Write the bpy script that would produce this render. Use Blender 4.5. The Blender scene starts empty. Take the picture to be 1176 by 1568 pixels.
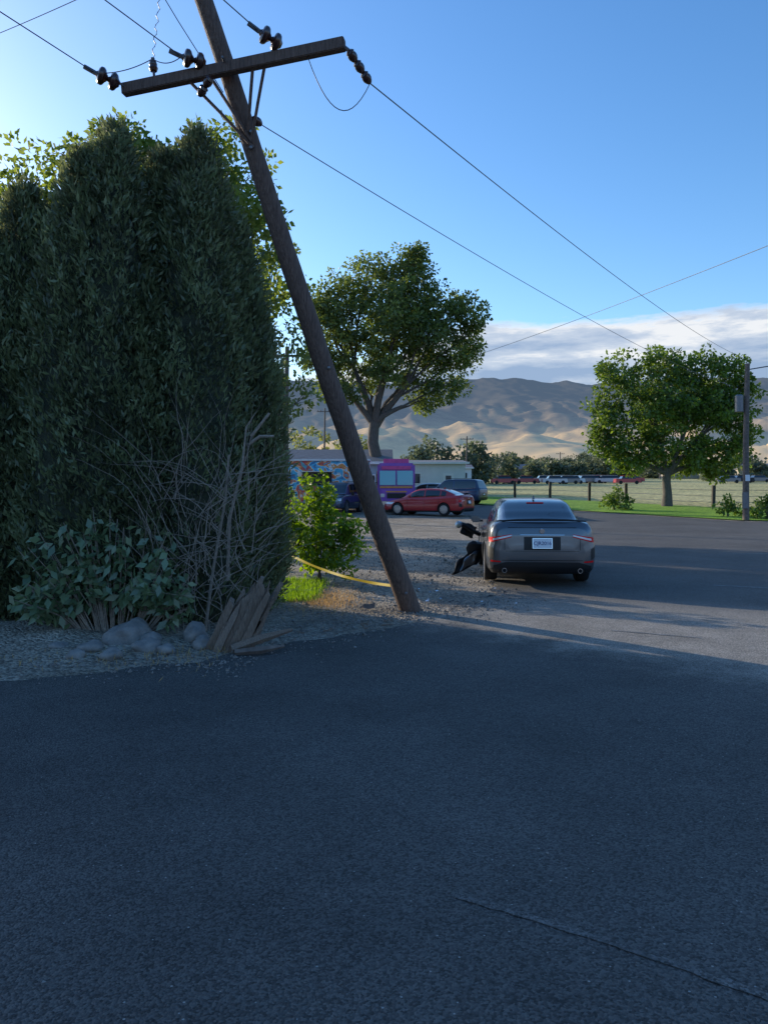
import bpy, bmesh, math, random
import numpy as np
from mathutils import Vector, Matrix, noise
from mathutils.bvhtree import BVHTree
random.seed(7); R=np.random.default_rng(7)
scene=bpy.context.scene
rad=math.radians
SUN_AZ=-50.0; SUN_EL=15.0
# ---------------------------------------------------------------- materials
def mat(name,col,rough=0.6,metal=0.0,var=0.0,scale=5.0,bump=0.0,bscale=None,spec=0.5,coat=0.0,stretch=(1,1,1),col2=None,emis=None):
    m=bpy.data.materials.new(name); m.use_nodes=True; nt=m.node_tree; N=nt.nodes; L=nt.links
    b=N['Principled BSDF']; b.inputs['Roughness'].default_value=rough; b.inputs['Metallic'].default_value=metal
    b.inputs['Specular IOR Level'].default_value=spec; b.inputs['Coat Weight'].default_value=coat
    b.inputs['Base Color'].default_value=(*col,1)
    if emis: b.inputs['Emission Color'].default_value=(*emis,1); b.inputs['Emission Strength'].default_value=1
    if var>0 or bump>0 or col2:
        tc=N.new('ShaderNodeTexCoord'); mp=N.new('ShaderNodeMapping'); mp.inputs['Scale'].default_value=stretch
        L.new(tc.outputs['Object'],mp.inputs[0])
        nz=N.new('ShaderNodeTexNoise'); nz.inputs['Scale'].default_value=scale; nz.inputs['Detail'].default_value=5; nz.inputs['Roughness'].default_value=.65
        L.new(mp.outputs[0],nz.inputs['Vector'])
        cr=N.new('ShaderNodeValToRGB'); c2=col2 or tuple(min(1,c*(1+var)) for c in col); c1=col if col2 else tuple(c*(1-var) for c in col)
        cr.color_ramp.elements[0].position=.3; cr.color_ramp.elements[1].position=.7
        cr.color_ramp.elements[0].color=(*c1,1); cr.color_ramp.elements[1].color=(*c2,1)
        L.new(nz.outputs[0],cr.inputs[0]); L.new(cr.outputs[0],b.inputs['Base Color'])
        if bump>0:
            n2=N.new('ShaderNodeTexNoise'); n2.inputs['Scale'].default_value=bscale or scale*3; n2.inputs['Detail'].default_value=4
            L.new(mp.outputs[0],n2.inputs['Vector'])
            bp=N.new('ShaderNodeBump'); bp.inputs['Strength'].default_value=bump; bp.inputs['Distance'].default_value=.02
            L.new(n2.outputs[0],bp.inputs['Height']); L.new(bp.outputs[0],b.inputs['Normal'])
    return m
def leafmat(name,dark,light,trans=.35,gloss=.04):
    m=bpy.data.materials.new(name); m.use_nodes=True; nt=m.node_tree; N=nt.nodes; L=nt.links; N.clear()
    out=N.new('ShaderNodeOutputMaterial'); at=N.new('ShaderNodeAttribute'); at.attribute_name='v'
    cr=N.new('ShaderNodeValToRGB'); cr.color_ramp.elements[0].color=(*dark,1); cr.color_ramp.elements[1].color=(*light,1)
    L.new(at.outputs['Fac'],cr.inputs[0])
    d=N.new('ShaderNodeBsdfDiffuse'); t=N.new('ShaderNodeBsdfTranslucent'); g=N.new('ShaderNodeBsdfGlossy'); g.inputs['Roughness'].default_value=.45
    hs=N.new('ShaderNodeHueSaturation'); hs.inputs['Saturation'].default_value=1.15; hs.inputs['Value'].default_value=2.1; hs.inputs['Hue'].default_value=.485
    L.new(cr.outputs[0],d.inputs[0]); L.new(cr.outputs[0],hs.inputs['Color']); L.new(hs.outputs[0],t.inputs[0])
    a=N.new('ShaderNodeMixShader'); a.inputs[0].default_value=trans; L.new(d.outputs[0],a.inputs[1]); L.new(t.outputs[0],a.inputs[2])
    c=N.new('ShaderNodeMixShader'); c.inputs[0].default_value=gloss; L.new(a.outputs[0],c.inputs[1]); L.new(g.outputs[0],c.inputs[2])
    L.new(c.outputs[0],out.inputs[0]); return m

def ground_mat(name,c1,c2,sscale=60,big=.6,bump=.6,speck=None,rough=.9,dist=.01,sunlit=None):
    m=bpy.data.materials.new(name); m.use_nodes=True; nt=m.node_tree; N=nt.nodes; L=nt.links
    b=N['Principled BSDF']; b.inputs['Roughness'].default_value=rough; b.inputs['Specular IOR Level'].default_value=.3
    tc=N.new('ShaderNodeTexCoord')
    n1=N.new('ShaderNodeTexNoise'); n1.inputs['Scale'].default_value=big; n1.inputs['Detail'].default_value=6; n1.inputs['Roughness'].default_value=.68
    L.new(tc.outputs['Object'],n1.inputs['Vector'])
    cr=N.new('ShaderNodeValToRGB'); cr.color_ramp.elements[0].position=.35; cr.color_ramp.elements[1].position=.65
    cr.color_ramp.elements[0].color=(*c1,1); cr.color_ramp.elements[1].color=(*c2,1); L.new(n1.outputs[0],cr.inputs[0])
    base=cr.outputs[0]
    if sunlit:
        # sunlit strip painted into the road colour as a lighter band (world position + noise)
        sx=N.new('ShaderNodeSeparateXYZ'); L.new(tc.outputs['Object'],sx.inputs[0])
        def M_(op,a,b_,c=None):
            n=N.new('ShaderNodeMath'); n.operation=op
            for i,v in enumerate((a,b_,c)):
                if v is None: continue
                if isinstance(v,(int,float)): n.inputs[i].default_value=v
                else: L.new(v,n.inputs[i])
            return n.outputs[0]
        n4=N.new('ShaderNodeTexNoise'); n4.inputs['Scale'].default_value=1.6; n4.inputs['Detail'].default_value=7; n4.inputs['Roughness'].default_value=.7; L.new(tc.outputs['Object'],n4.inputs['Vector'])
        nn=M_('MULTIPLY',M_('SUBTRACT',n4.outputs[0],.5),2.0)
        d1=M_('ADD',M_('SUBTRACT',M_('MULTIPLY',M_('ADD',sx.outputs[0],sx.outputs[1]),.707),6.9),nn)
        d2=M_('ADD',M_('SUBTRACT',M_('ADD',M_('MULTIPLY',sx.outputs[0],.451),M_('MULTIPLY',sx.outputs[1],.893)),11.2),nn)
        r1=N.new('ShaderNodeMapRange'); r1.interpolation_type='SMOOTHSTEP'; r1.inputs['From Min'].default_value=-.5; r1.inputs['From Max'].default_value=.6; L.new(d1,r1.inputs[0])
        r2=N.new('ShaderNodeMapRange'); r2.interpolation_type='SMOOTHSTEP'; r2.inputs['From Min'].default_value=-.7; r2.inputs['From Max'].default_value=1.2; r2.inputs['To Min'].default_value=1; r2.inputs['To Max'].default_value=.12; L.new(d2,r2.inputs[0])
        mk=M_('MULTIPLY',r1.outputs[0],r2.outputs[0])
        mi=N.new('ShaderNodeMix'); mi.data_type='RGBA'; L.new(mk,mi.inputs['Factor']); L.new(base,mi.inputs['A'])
        cw=N.new('ShaderNodeValToRGB'); cw.color_ramp.elements[0].position=.3; cw.color_ramp.elements[1].position=.7; cw.color_ramp.elements[0].color=(*sunlit[0],1); cw.color_ramp.elements[1].color=(*sunlit[1],1); L.new(n4.outputs[0],cw.inputs[0])
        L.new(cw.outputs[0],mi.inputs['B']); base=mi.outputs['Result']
    vo=N.new('ShaderNodeTexVoronoi'); vo.inputs['Scale'].default_value=sscale; L.new(tc.outputs['Object'],vo.inputs['Vector'])
    sp=N.new('ShaderNodeSeparateColor'); L.new(vo.outputs['Color'],sp.inputs[0])
    mr=N.new('ShaderNodeMapRange'); mr.inputs['To Min'].default_value=.45; mr.inputs['To Max'].default_value=1.55; L.new(sp.outputs[0],mr.inputs[0])
    mx=N.new('ShaderNodeVectorMath'); mx.operation='SCALE'; L.new(base,mx.inputs[0]); L.new(mr.outputs[0],mx.inputs['Scale'])
    last=mx.outputs[0]
    if speck:
        v2=N.new('ShaderNodeTexVoronoi'); v2.inputs['Scale'].default_value=sscale*.35; L.new(tc.outputs['Object'],v2.inputs['Vector'])
        s2=N.new('ShaderNodeSeparateColor'); L.new(v2.outputs['Color'],s2.inputs[0])
        g=N.new('ShaderNodeMath'); g.operation='GREATER_THAN'; g.inputs[1].default_value=.93; L.new(s2.outputs[1],g.inputs[0])
        l=N.new('ShaderNodeMath'); l.operation='LESS_THAN'; l.inputs[1].default_value=.16; L.new(v2.outputs['Distance'],l.inputs[0])
        mm=N.new('ShaderNodeMath'); mm.operation='MULTIPLY'; L.new(g.outputs[0],mm.inputs[0]); L.new(l.outputs[0],mm.inputs[1])
        mix=N.new('ShaderNodeMix'); mix.data_type='RGBA'; L.new(mm.outputs[0],mix.inputs['Factor']); L.new(last,mix.inputs['A']); mix.inputs['B'].default_value=(*speck,1)
        last=mix.outputs['Result']
    L.new(last,b.inputs['Base Color'])
    bp=N.new('ShaderNodeBump'); bp.inputs['Strength'].default_value=bump; bp.inputs['Distance'].default_value=dist; bp.invert=True; L.new(vo.outputs['Distance'],bp.inputs['Height']); L.new(bp.outputs[0],b.inputs['Normal'])
    return m

M={}
M['asphalt']=ground_mat('asphalt',(.068,.064,.059),(.118,.110,.101),sscale=110,big=.38,bump=1.0,speck=(.36,.34,.31),rough=.8,dist=.006,sunlit=((.20,.18,.15),(.34,.305,.26)))
M['scuff']=ground_mat('faded_road_line',(.085,.080,.074),(.150,.142,.132),sscale=110,big=3,bump=1.0,rough=.8,dist=.006)
M['dirt']=ground_mat('gravel_dirt',(.22,.185,.14),(.40,.34,.27),sscale=34,big=.8,bump=1.0,speck=(.6,.56,.5),dist=.03)
M['lawn']=ground_mat('lawn',(.15,.28,.02),(.27,.42,.04),sscale=14,big=.4,bump=.8,dist=.04)
M['field']=ground_mat('dry_field',(.36,.33,.12),(.55,.46,.20),sscale=4,big=.05,bump=.5,dist=.1)
M['paint_white']=ground_mat('worn_white_paint',(.12,.12,.115),(.24,.24,.23),sscale=110,big=4,bump=.8,rough=.8,dist=.005)
M['pole']=mat('pole_wood',(.07,.042,.032),.8,col2=(.20,.13,.10),scale=9,bump=.9,bscale=14,stretch=(6,6,.5))
M['wood']=mat('split_wood',(.15,.10,.07),.85,col2=(.38,.28,.21),scale=12,bump=.8,bscale=30,stretch=(9,9,.6))
M['graywood']=mat('weathered_wood',(.15,.115,.095),.85,var=.4,scale=8,bump=.5)
M['fencewood']=mat('fence_wood',(.06,.045,.035),.85,var=.4,scale=8)
M['insul']=mat('porcelain_brown',(.05,.02,.015),.25,coat=.5)
M['steel']=mat('galvanised',(.18,.18,.19),.45,metal=.8,var=.2,scale=8)
M['wire']=mat('wire',(.09,.09,.10),.5,metal=.4)
M['rock']=mat('rock',(.15,.14,.13),.9,col2=(.33,.30,.27),scale=5,bump=1,bscale=16)
M['bark']=mat('bark',(.07,.056,.045),.9,col2=(.16,.135,.11),scale=7,bump=1,bscale=12,stretch=(3,3,.7))
M['twig']=mat('dead_twig',(.30,.24,.19),.85,var=.35,scale=20)
M['core']=mat('hedge_light_block',(.042,.048,.028),1,var=.5,scale=12,bump=1,bscale=30)
M['grey']=mat('grey_car_paint',(.15,.155,.165),.30,metal=.75,coat=.7)
M['red']=mat('red_car_paint',(.40,.02,.025),.32,coat=.7)
M['navy']=mat('navy_paint',(.035,.06,.11),.3,metal=.3,coat=.7)
M['silver']=mat('silver_paint',(.35,.38,.42),.3,metal=.6,coat=.6)
M['white']=mat('white_paint',(.72,.72,.7),.4,var=.05,scale=3)
M['black']=mat('black_plastic',(.012,.012,.013),.5)
M['tyre']=mat('tyre',(.015,.015,.016),.85)
M['rim']=mat('alloy',(.45,.46,.48),.3,metal=.9)
M['glass']=mat('car_glass',(.012,.016,.02),.05,spec=.8,coat=.5)
M['redlens']=mat('red_lens',(.80,.010,.015),.4,coat=.1,spec=.1)
M['clear']=mat('clear_lens',(.62,.62,.64),.2,metal=.2,coat=.6)
M['chrome']=mat('chrome',(.7,.7,.72),.12,metal=1)
M['plate']=mat('plate_white',(.75,.78,.82),.4)
M['ink']=mat('plate_ink',(.02,.04,.2),.5)
M['yellow']=mat('yellow_plastic',(.85,.6,.03),.5)
M['leaf_cot']=leafmat('leaf_cottonwood',(.06,.09,.026),(.165,.21,.055),.45)
M['leaf_map']=leafmat('leaf_maple',(.05,.09,.020),(.155,.225,.045),.45)
M['leaf_hedge']=leafmat('leaf_arborvitae',(.062,.074,.036),(.20,.235,.11),.30)  # leaf tones raised to stand in for glare haze
M['leaf_bush']=leafmat('leaf_bush',(.07,.13,.015),(.19,.29,.035),.5)
M['leaf_back']=leafmat('leaf_elm',(.08,.12,.025),(.20,.25,.06),.5)
M['leaf_vine']=leafmat('leaf_vine',(.09,.14,.065),(.21,.28,.14),.3,.08)
M['leaf_dist']=leafmat('leaf_distant',(.06,.075,.055),(.14,.165,.08),.3)
M['leaf_yel']=leafmat('leaf_poplar',(.12,.14,.045),(.26,.27,.09),.4)
M['blade']=leafmat('grass_blade',(.09,.17,.02),(.2,.32,.04),.45)
M['straw']=leafmat('straw_blade',(.3,.2,.08),(.5,.36,.16),.3)
# ---------------------------------------------------------------- helpers
def gz(y):
    return float(np.interp(y,[-1e4,30,38,45,55,65,80,150,300,600,1000],[0,0,.15,.35,.65,.95,1.3,3.2,7,12,14]))
def link(o,parent=None):
    scene.collection.objects.link(o)
    if parent: o.parent=parent
    return o
def empty(name,loc=(0,0,0),rz=0):
    e=bpy.data.objects.new(name,None); e.location=loc; e.rotation_euler=(0,0,rz); e.empty_display_size=.3; return link(e)
class B:
    def __init__(s): s.v=[]; s.f=[]; s.m=[]; s.mats=[]
    def mi(s,m):
        if m not in s.mats: s.mats.append(m)
        return s.mats.index(m)
    def add(s,v,f,m):
        o=len(s.v); i=s.mi(m); s.v+= [tuple(p) for p in v]; s.f+=[tuple(k+o for k in q) for q in f]; s.m+=[i]*len(f)
    def box(s,c,d,m,rot=None,taper=1.0,bev=0.0):
        x,y,z=[q/2 for q in d]
        if bev>0:
            bm=bmesh.new(); bmesh.ops.create_cube(bm,size=1)
            for v in bm.verts: v.co=Vector((v.co.x*2*x,v.co.y*2*y,v.co.z*2*z))
            bmesh.ops.bevel(bm,geom=bm.edges[:],offset=bev,segments=2,affect='EDGES')
            V=[v.co.copy() for v in bm.verts]; F=[[v.index for v in f.verts] for f in bm.faces]; bm.free()
            for v in V:
                if v.z>0: v.x*=taper; v.y*=taper
        else:
            V=[Vector((i*x*(taper if k>0 else 1),j*y*(taper if k>0 else 1),k*z)) for i in(-1,1) for j in(-1,1) for k in(-1,1)]
            F=[(0,1,3,2),(4,6,7,5),(0,4,5,1),(2,3,7,6),(0,2,6,4),(1,5,7,3)]
        Rm=rot or Matrix.Identity(3)
        s.add([Rm@v+Vector(c) for v in V],F,m)
    def tube(s,pts,rs,m,n=8,cap=True):
        pts=[Vector(p) for p in pts]; vs=[]; fs=[]
        if not hasattr(rs,'__len__'): rs=[rs]*len(pts)
        for i,p in enumerate(pts):
            d=(pts[min(i+1,len(pts)-1)]-pts[max(i-1,0)]).normalized()
            a=d.cross(Vector((0,0,1)) if abs(d.z)<.9 else Vector((1,0,0))).normalized(); b=d.cross(a)
            for k in range(n):
                t=2*math.pi*k/n; vs.append(p+(a*math.cos(t)+b*math.sin(t))*rs[i])
        for i in range(len(pts)-1):
            for k in range(n):
                k2=(k+1)%n; fs.append((i*n+k,i*n+k2,(i+1)*n+k2,(i+1)*n+k))
        if cap: fs.append(tuple(range(n))[::-1]); fs.append(tuple((len(pts)-1)*n+k for k in range(n)))
        s.add(vs,fs,m)
    def cyl(s,a,b,r,m,r2=None,n=12): s.tube([a,b],[r,r if r2 is None else r2],m,n)
    def _lathe(s,a,d,prof,m,n):
        a=Vector(a); u=d.cross(Vector((0,0,1)) if abs(d.z)<.9 else Vector((1,0,0))).normalized(); w=d.cross(u); vs=[];fs=[]
        for h,r in prof:
            for k in range(n):
                t=2*math.pi*k/n; vs.append(a+d*h+(u*math.cos(t)+w*math.sin(t))*r)
        for i in range(len(prof)-1):
            for k in range(n):
                k2=(k+1)%n; fs.append((i*n+k,i*n+k2,(i+1)*n+k2,(i+1)*n+k))
        fs.append(tuple(range(n))[::-1]); fs.append(tuple((len(prof)-1)*n+k for k in range(n)))
        s.add(vs,fs,m)
    def build(s,name,loc=(0,0,0),rz=0,parent=None,smooth=40):
        me=bpy.data.meshes.new(name); me.from_pydata(s.v,[],s.f)
        for m in s.mats: me.materials.append(M[m])
        me.polygons.foreach_set('material_index',s.m); me.update()
        bm=bmesh.new(); bm.from_mesh(me); bmesh.ops.recalc_face_normals(bm,faces=bm.faces); bm.to_mesh(me); bm.free()
        if smooth: me.shade_smooth(); me.set_sharp_from_angle(angle=rad(smooth))
        o=bpy.data.objects.new(name,me); o.location=loc; o.rotation_euler=(0,0,rz)
        return link(o,parent)
def quads(name,V,val,m,parent=None):
    n=len(V)//4; me=bpy.data.meshes.new(name)
    me.vertices.add(len(V)); me.vertices.foreach_set('co',np.asarray(V,dtype=np.float32).ravel())
    me.loops.add(n*4); me.loops.foreach_set('vertex_index',np.arange(n*4,dtype=np.int32))
    me.polygons.add(n); me.polygons.foreach_set('loop_start',np.arange(0,n*4,4,dtype=np.int32)); me.polygons.foreach_set('loop_total',np.full(n,4,dtype=np.int32))
    a=me.attributes.new('v','FLOAT','FACE'); a.data.foreach_set('value',np.clip(val,0,1).astype(np.float32))
    me.materials.append(M[m]); me.update(calc_edges=True)
    o=bpy.data.objects.new(name,me); return link(o,parent)
def unit(a): return a/np.maximum(np.linalg.norm(a,axis=1,keepdims=True),1e-6)
def rdir(n): return unit(R.normal(size=(n,3)))
def leaves(P,D,S,wr=.5):
    n=len(P); D=unit(D); W=unit(np.cross(D,rdir(n))); S=S[:,None]
    V=np.empty((n,4,3)); V[:,0]=P; V[:,1]=P+D*S*.45+W*S*wr*.5; V[:,2]=P+D*S; V[:,3]=P+D*S*.45-W*S*wr*.5
    return V.reshape(-1,3)
def blobs(lobes,dens,lsize,per,cr=(.35,.7)):
    Ps=[];Ds=[];Ss=[];Vs=[]
    for (x,y,z,r) in lobes:
        n=max(3,int(dens*r*r))
        d=rdir(n); rr=r*np.sqrt(R.uniform(.1,1.0,n))*R.uniform(.85,1.2,n)
        C=np.array([x,y,z])+d*rr[:,None]*np.array([1,1,.92])
        for c in C:
            k=int(per*R.uniform(.6,1.4)); q=R.uniform(*cr)*min(1,.5+r*.3)
            dd=rdir(k); P=c+dd*(q*R.uniform(.2,1,k)**.5)[:,None]*np.array([1,1,.7])
            Ps.append(P); Ds.append(dd+R.normal(size=(k,3))*.6+np.array([0,0,-.25])); Ss.append(R.uniform(.7,1.3,k)*lsize)
            Vs.append(np.clip(R.normal(R.uniform(.2,.8),.18,k),0,1))
    return np.concatenate(Ps),np.concatenate(Ds),np.concatenate(Ss),np.concatenate(Vs)
def tree(name,loc,lobes,fork,trad,leafm,dens=11,lsize=.25,per=60,bark='bark',cr=(.35,.7),wr=.62,twigs=5):
    e=empty(name,loc); b=B()
    fx,fz=fork; f=Vector((fx,0,fz))
    b.tube([(0,0,-.3),(0,0,.15),(fx*.3+.04*fz*.3,0,fz*.4),(fx-.02*fz,0,fz*.75),(fx,0,fz)],[trad*1.6,trad*1.15,trad*.92,trad*.85,trad*.78],bark,12)
    bk={}
    for l in lobes:
        a=math.atan2(l[0]-fx,l[2]-fz); key=(int((a+2)/.5),l[1]>.9); bk.setdefault(key,[]).append(l)
    for key,ls in bk.items():
        c=Vector((sum(l[0] for l in ls),sum(l[1] for l in ls),sum(l[2] for l in ls)))/len(ls)
        pr=f.lerp(c,random.uniform(.4,.6))+Vector((random.uniform(-.12,.12)*fz*.3,random.uniform(-.3,.3),0)); r0=trad*(.30+.05*min(4,len(ls)))
        m1=f.lerp(pr,.33)+Vector((random.uniform(-.1,.1)*fz*.2,random.uniform(-.05,.05)*fz,0)); md=f.lerp(pr,.68)+Vector((random.uniform(-.08,.08)*fz*.4,0,0)); b.tube([f-Vector((0,0,.3*fz*random.uniform(.05,.3))),m1,md,pr],[r0*1.25,r0*1.05,r0*.9,r0*.7],bark,8)
        for (x,y,z,r) in ls:
            cc=Vector((x,y,z)); st0=random.choice([md,pr,pr]); m2=st0.lerp(cc,.5)+Vector((random.uniform(-.3,.3)*r,random.uniform(-.2,.2)*r,random.uniform(-.15,.25)*r)); rr=r0*.5
            b.tube([st0,m2,cc],[rr,rr*.7,rr*.3],bark,6)
            for k in range(twigs):
                dv=Vector(rdir(1)[0])*r*.9; dv.z=abs(dv.z)*.8; st=m2.lerp(cc,random.uniform(.1,1))
                b.tube([st,st+dv*.5+Vector((0,0,.05*r)),cc+dv],[rr*.3,rr*.18,rr*.06],bark,4)
    b.build('trunk',parent=e)
    P,D,S,V=blobs(lobes,dens,lsize,per,cr)
    quads('foliage',leaves(P,D,S,wr),V,leafm,parent=e)
    return e
# ---------------------------------------------------------------- ground sheets
YB=[30,38,45,55,65,80,150,300,600,1000]
def sheet(name,poly,off,m):
    bm=bmesh.new(); vs=[bm.verts.new((x,y,0)) for x,y in poly]; bm.faces.new(vs)
    ymin=min(p[1] for p in poly); ymax=max(p[1] for p in poly)
    for yb in YB:
        if ymin<yb<ymax: bmesh.ops.bisect_plane(bm,geom=bm.verts[:]+bm.edges[:]+bm.faces[:],plane_co=(0,yb,0),plane_no=(0,1,0))
    bmesh.ops.triangulate(bm,faces=bm.faces)
    for v in bm.verts: v.co.z=gz(v.co.y)+off
    for f in bm.faces:
        if f.normal.z<0: f.normal_flip()
    me=bpy.data.meshes.new(name); bm.to_mesh(me); bm.free(); me.materials.append(M[m]); o=bpy.data.objects.new(name,me); return link(o)
def jag(poly,amp,step=.35):
    out=[]
    for i in range(len(poly)):
        a=Vector(poly[i]); b=Vector(poly[(i+1)%len(poly)]); L=(b-a).length; n=max(1,int(L/step)) if L<25 else 1
        for k in range(n):
            p=a.lerp(b,k/n)
            if n>1: p=p+Vector((noise.noise(Vector((p.x*1.7,p.y*1.7,3)))*amp,noise.noise(Vector((p.x*1.7,p.y*1.7,9)))*amp))
            out.append((p.x,p.y))
    return out
sheet('ground',[(-6000,-60),(6000,-60),(6000,7000),(-6000,7000)],-.012,'dirt')
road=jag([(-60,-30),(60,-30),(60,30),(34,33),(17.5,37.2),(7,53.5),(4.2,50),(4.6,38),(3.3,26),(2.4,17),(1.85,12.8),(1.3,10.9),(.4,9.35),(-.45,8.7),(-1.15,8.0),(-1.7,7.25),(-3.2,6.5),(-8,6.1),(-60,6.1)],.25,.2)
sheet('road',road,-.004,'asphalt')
sheet('lawn',[(7,54.2),(17.5,37.9),(34,33.7),(60,31),(60,48),(21.6,50.5),(16.1,60.4),(9.1,70.8),(3,72),(6,57)],.03,'lawn')
sheet('dry_field',[(9.1,71),(16.1,60.6),(21.6,50.7),(60,48.2),(400,60),(400,900),(-300,900),(-300,110),(3,95),(4,74)],.01,'field')
def strip(pts,w):
    up=[];dn=[]
    for i,(x,y) in enumerate(pts):
        a=pts[max(0,i-1)]; c=pts[min(len(pts)-1,i+1)]; dx,dy=c[0]-a[0],c[1]-a[1]; l=math.hypot(dx,dy); ww=w*(.5+.35*noise.noise(Vector((x*14,y*14,0)))) ; up.append((x-dy/l*ww,y+dx/l*ww)); dn.append((x+dy/l*ww,y-dx/l*ww))
    return up+dn[::-1]
def seg(a,b,n,bow=0): return [(a[0]+(b[0]-a[0])*i/n,a[1]+(b[1]-a[1])*i/n+bow*math.sin(math.pi*i/n)) for i in range(n+1)]
for pts,w,m_ in ((seg((.28,3.05),(1.34,2.34),50,.03),.038,'scuff'),(seg((5.6,13.1),(8.2,11.8),12),.12,'paint_white'),(seg((9,19.9),(13,18.5),12),.16,'paint_white'),(seg((2.6,8.85),(3.45,8.4),12),.05,'paint_white'),(seg((12,27),(17,25.5),10),.16,'paint_white')):
    sheet('road_marking',strip(pts,w),.0,m_)
b=B(); nx,ny=90,24; vs=[];fs=[]
for j in range(ny):
    for i in range(nx):
        u=i/(nx-1); v=j/(ny-1); x=-14+12.9*u; y=6.75+6.5*v-.3*u+ (1.15*max(0,(u-.75)/.25))*(1-v)
        h=.13*min(1,v*4)*min(1,(1-u)*10)*min(1,(1-v)*5)+.045*noise.noise(Vector((x*2.2,y*2.2,0)))*min(1,v*6)
        vs.append((x,y,h-.015))
for j in range(ny-1):
    for i in range(nx-1): a=j*nx+i; fs.append((a,a+1,a+nx+1,a+nx))
b.add(vs,fs,'dirt'); b.build('dirt_verge',smooth=180)
def scatter(name,n,fn,smin,smax,m):
    b=B()
    for i in range(n):
        x,y=fn(); s=random.uniform(smin,smax)*(1 if random.random()<.9 else 1.8); z=gz(y)+s*.25; vs=[]
        for d in ((1,0,0),(0,1,0),(-1,0,0),(0,-1,0),(0,0,1),(0,0,-1)):
            q=Vector(d)*s*random.uniform(.5,1.1); q.z*=.7; q.rotate(Matrix.Rotation(random.random()*6,3,'Z')); vs.append((x+q.x,y+q.y,z+q.z))
        b.add(vs,[(0,1,4),(1,2,4),(2,3,4),(3,0,4),(1,0,5),(2,1,5),(3,2,5),(0,3,5)],m)
    return b.build(name,smooth=0)
def f1():
    t=random.random()
    if t<.75: u=random.random(); return (-1.2+3.0*u+random.gauss(0,.3),8.2+3.0*u+random.gauss(.4,.6))
    return (random.uniform(-5,-1.2),random.gauss(7.15,.3))
scatter('gravel',4200,f1,.006,.020,'rock')
scatter('gravel',300,lambda:(random.uniform(-3,4),random.uniform(2,9)),.003,.008,'rock')
scatter('gravel',1500,lambda:(random.uniform(-1.2,2.0),random.uniform(11,26)),.012,.035,'rock')
# ---------------------------------------------------------------- hills
def hz(x,y):
    t=max(0,(y-700)/(3100-700))
    base=14+ (105*min(1,t*2.2)+ 325*max(0,min(1,(t-.38)/.62))**1.25)
    prof=1+.05*math.exp(-((x-480)/260)**2)-.025*math.sin(x*.0019+1)+.01*math.sin(x*.006)
    n=noise.fractal(Vector((x*.0016,y*.0012,2)),1.0,2.0,6); r=1-abs(noise.noise(Vector((x*.0042+.5*n,y*.0013,7))))*2.2
    r2=1-abs(noise.noise(Vector((x*.010+.8*n,y*.0035,3))))*2
    r3=1-abs(noise.noise(Vector((x*.024+1.2*n,y*.007,5))))*2
    amp=min(1,t*3)*(1-.82*min(1,max(0,(t-.35)/.5)))
    return base*prof+amp*(38*n+36*r-20)+min(1,t*3)*(.30+.7*amp)*(15*r2+8*r3-8)+min(1,t*3)*(3+5*amp)*noise.fractal(Vector((x*.012,y*.010,1)),1,2,4)+(0 if y<3100 else -(y-3100)*.12)
b=B(); nx,ny=420,210; vs=[];fs=[]
for j in range(ny):
    y=700+ (j/(ny-1))**1.15*3100
    for i in range(nx):
        x=(-.55+1.55*i/(nx-1))*(1500+.5*y)+200; vs.append((x,y,hz(x,y)))
for j in range(ny-1):
    for i in range(nx-1): a=j*nx+i; fs.append((a,a+1,a+nx+1,a+nx))
m=bpy.data.materials.new('hill_grass_shade_haze'); m.use_nodes=True; nt=m.node_tree; N=nt.nodes; L=nt.links; pb=N['Principled BSDF']; pb.inputs['Roughness'].default_value=1; pb.inputs['Specular IOR Level'].default_value=0
pb.inputs['Emission Color'].default_value=(.07,.10,.15,1); pb.inputs['Emission Strength'].default_value=1  # bluish glow stands in for aerial haze
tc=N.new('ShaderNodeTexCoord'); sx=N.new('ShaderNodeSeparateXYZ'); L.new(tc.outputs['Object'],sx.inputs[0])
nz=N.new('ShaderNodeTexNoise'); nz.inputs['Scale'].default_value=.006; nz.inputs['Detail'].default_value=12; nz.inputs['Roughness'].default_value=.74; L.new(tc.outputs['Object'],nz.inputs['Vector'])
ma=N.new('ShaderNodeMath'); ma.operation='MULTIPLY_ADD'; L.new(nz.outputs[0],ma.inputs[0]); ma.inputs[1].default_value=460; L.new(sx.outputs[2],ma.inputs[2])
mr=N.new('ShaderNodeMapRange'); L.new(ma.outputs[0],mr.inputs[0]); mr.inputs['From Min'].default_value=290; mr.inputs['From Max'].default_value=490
cr=N.new('ShaderNodeValToRGB'); L.new(mr.outputs[0],cr.inputs[0]); cr.color_ramp.elements[0].color=(.66,.43,.19,1); cr.color_ramp.elements[1].color=(.10,.085,.065,1); e2=cr.color_ramp.elements.new(.45); e2.color=(.30,.21,.12,1)  # grass colour darkened with height: cloud shade painted on the upper slopes
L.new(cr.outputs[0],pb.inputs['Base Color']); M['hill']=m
b.add(vs,fs,'hill'); b.build('hills',smooth=180)
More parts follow.
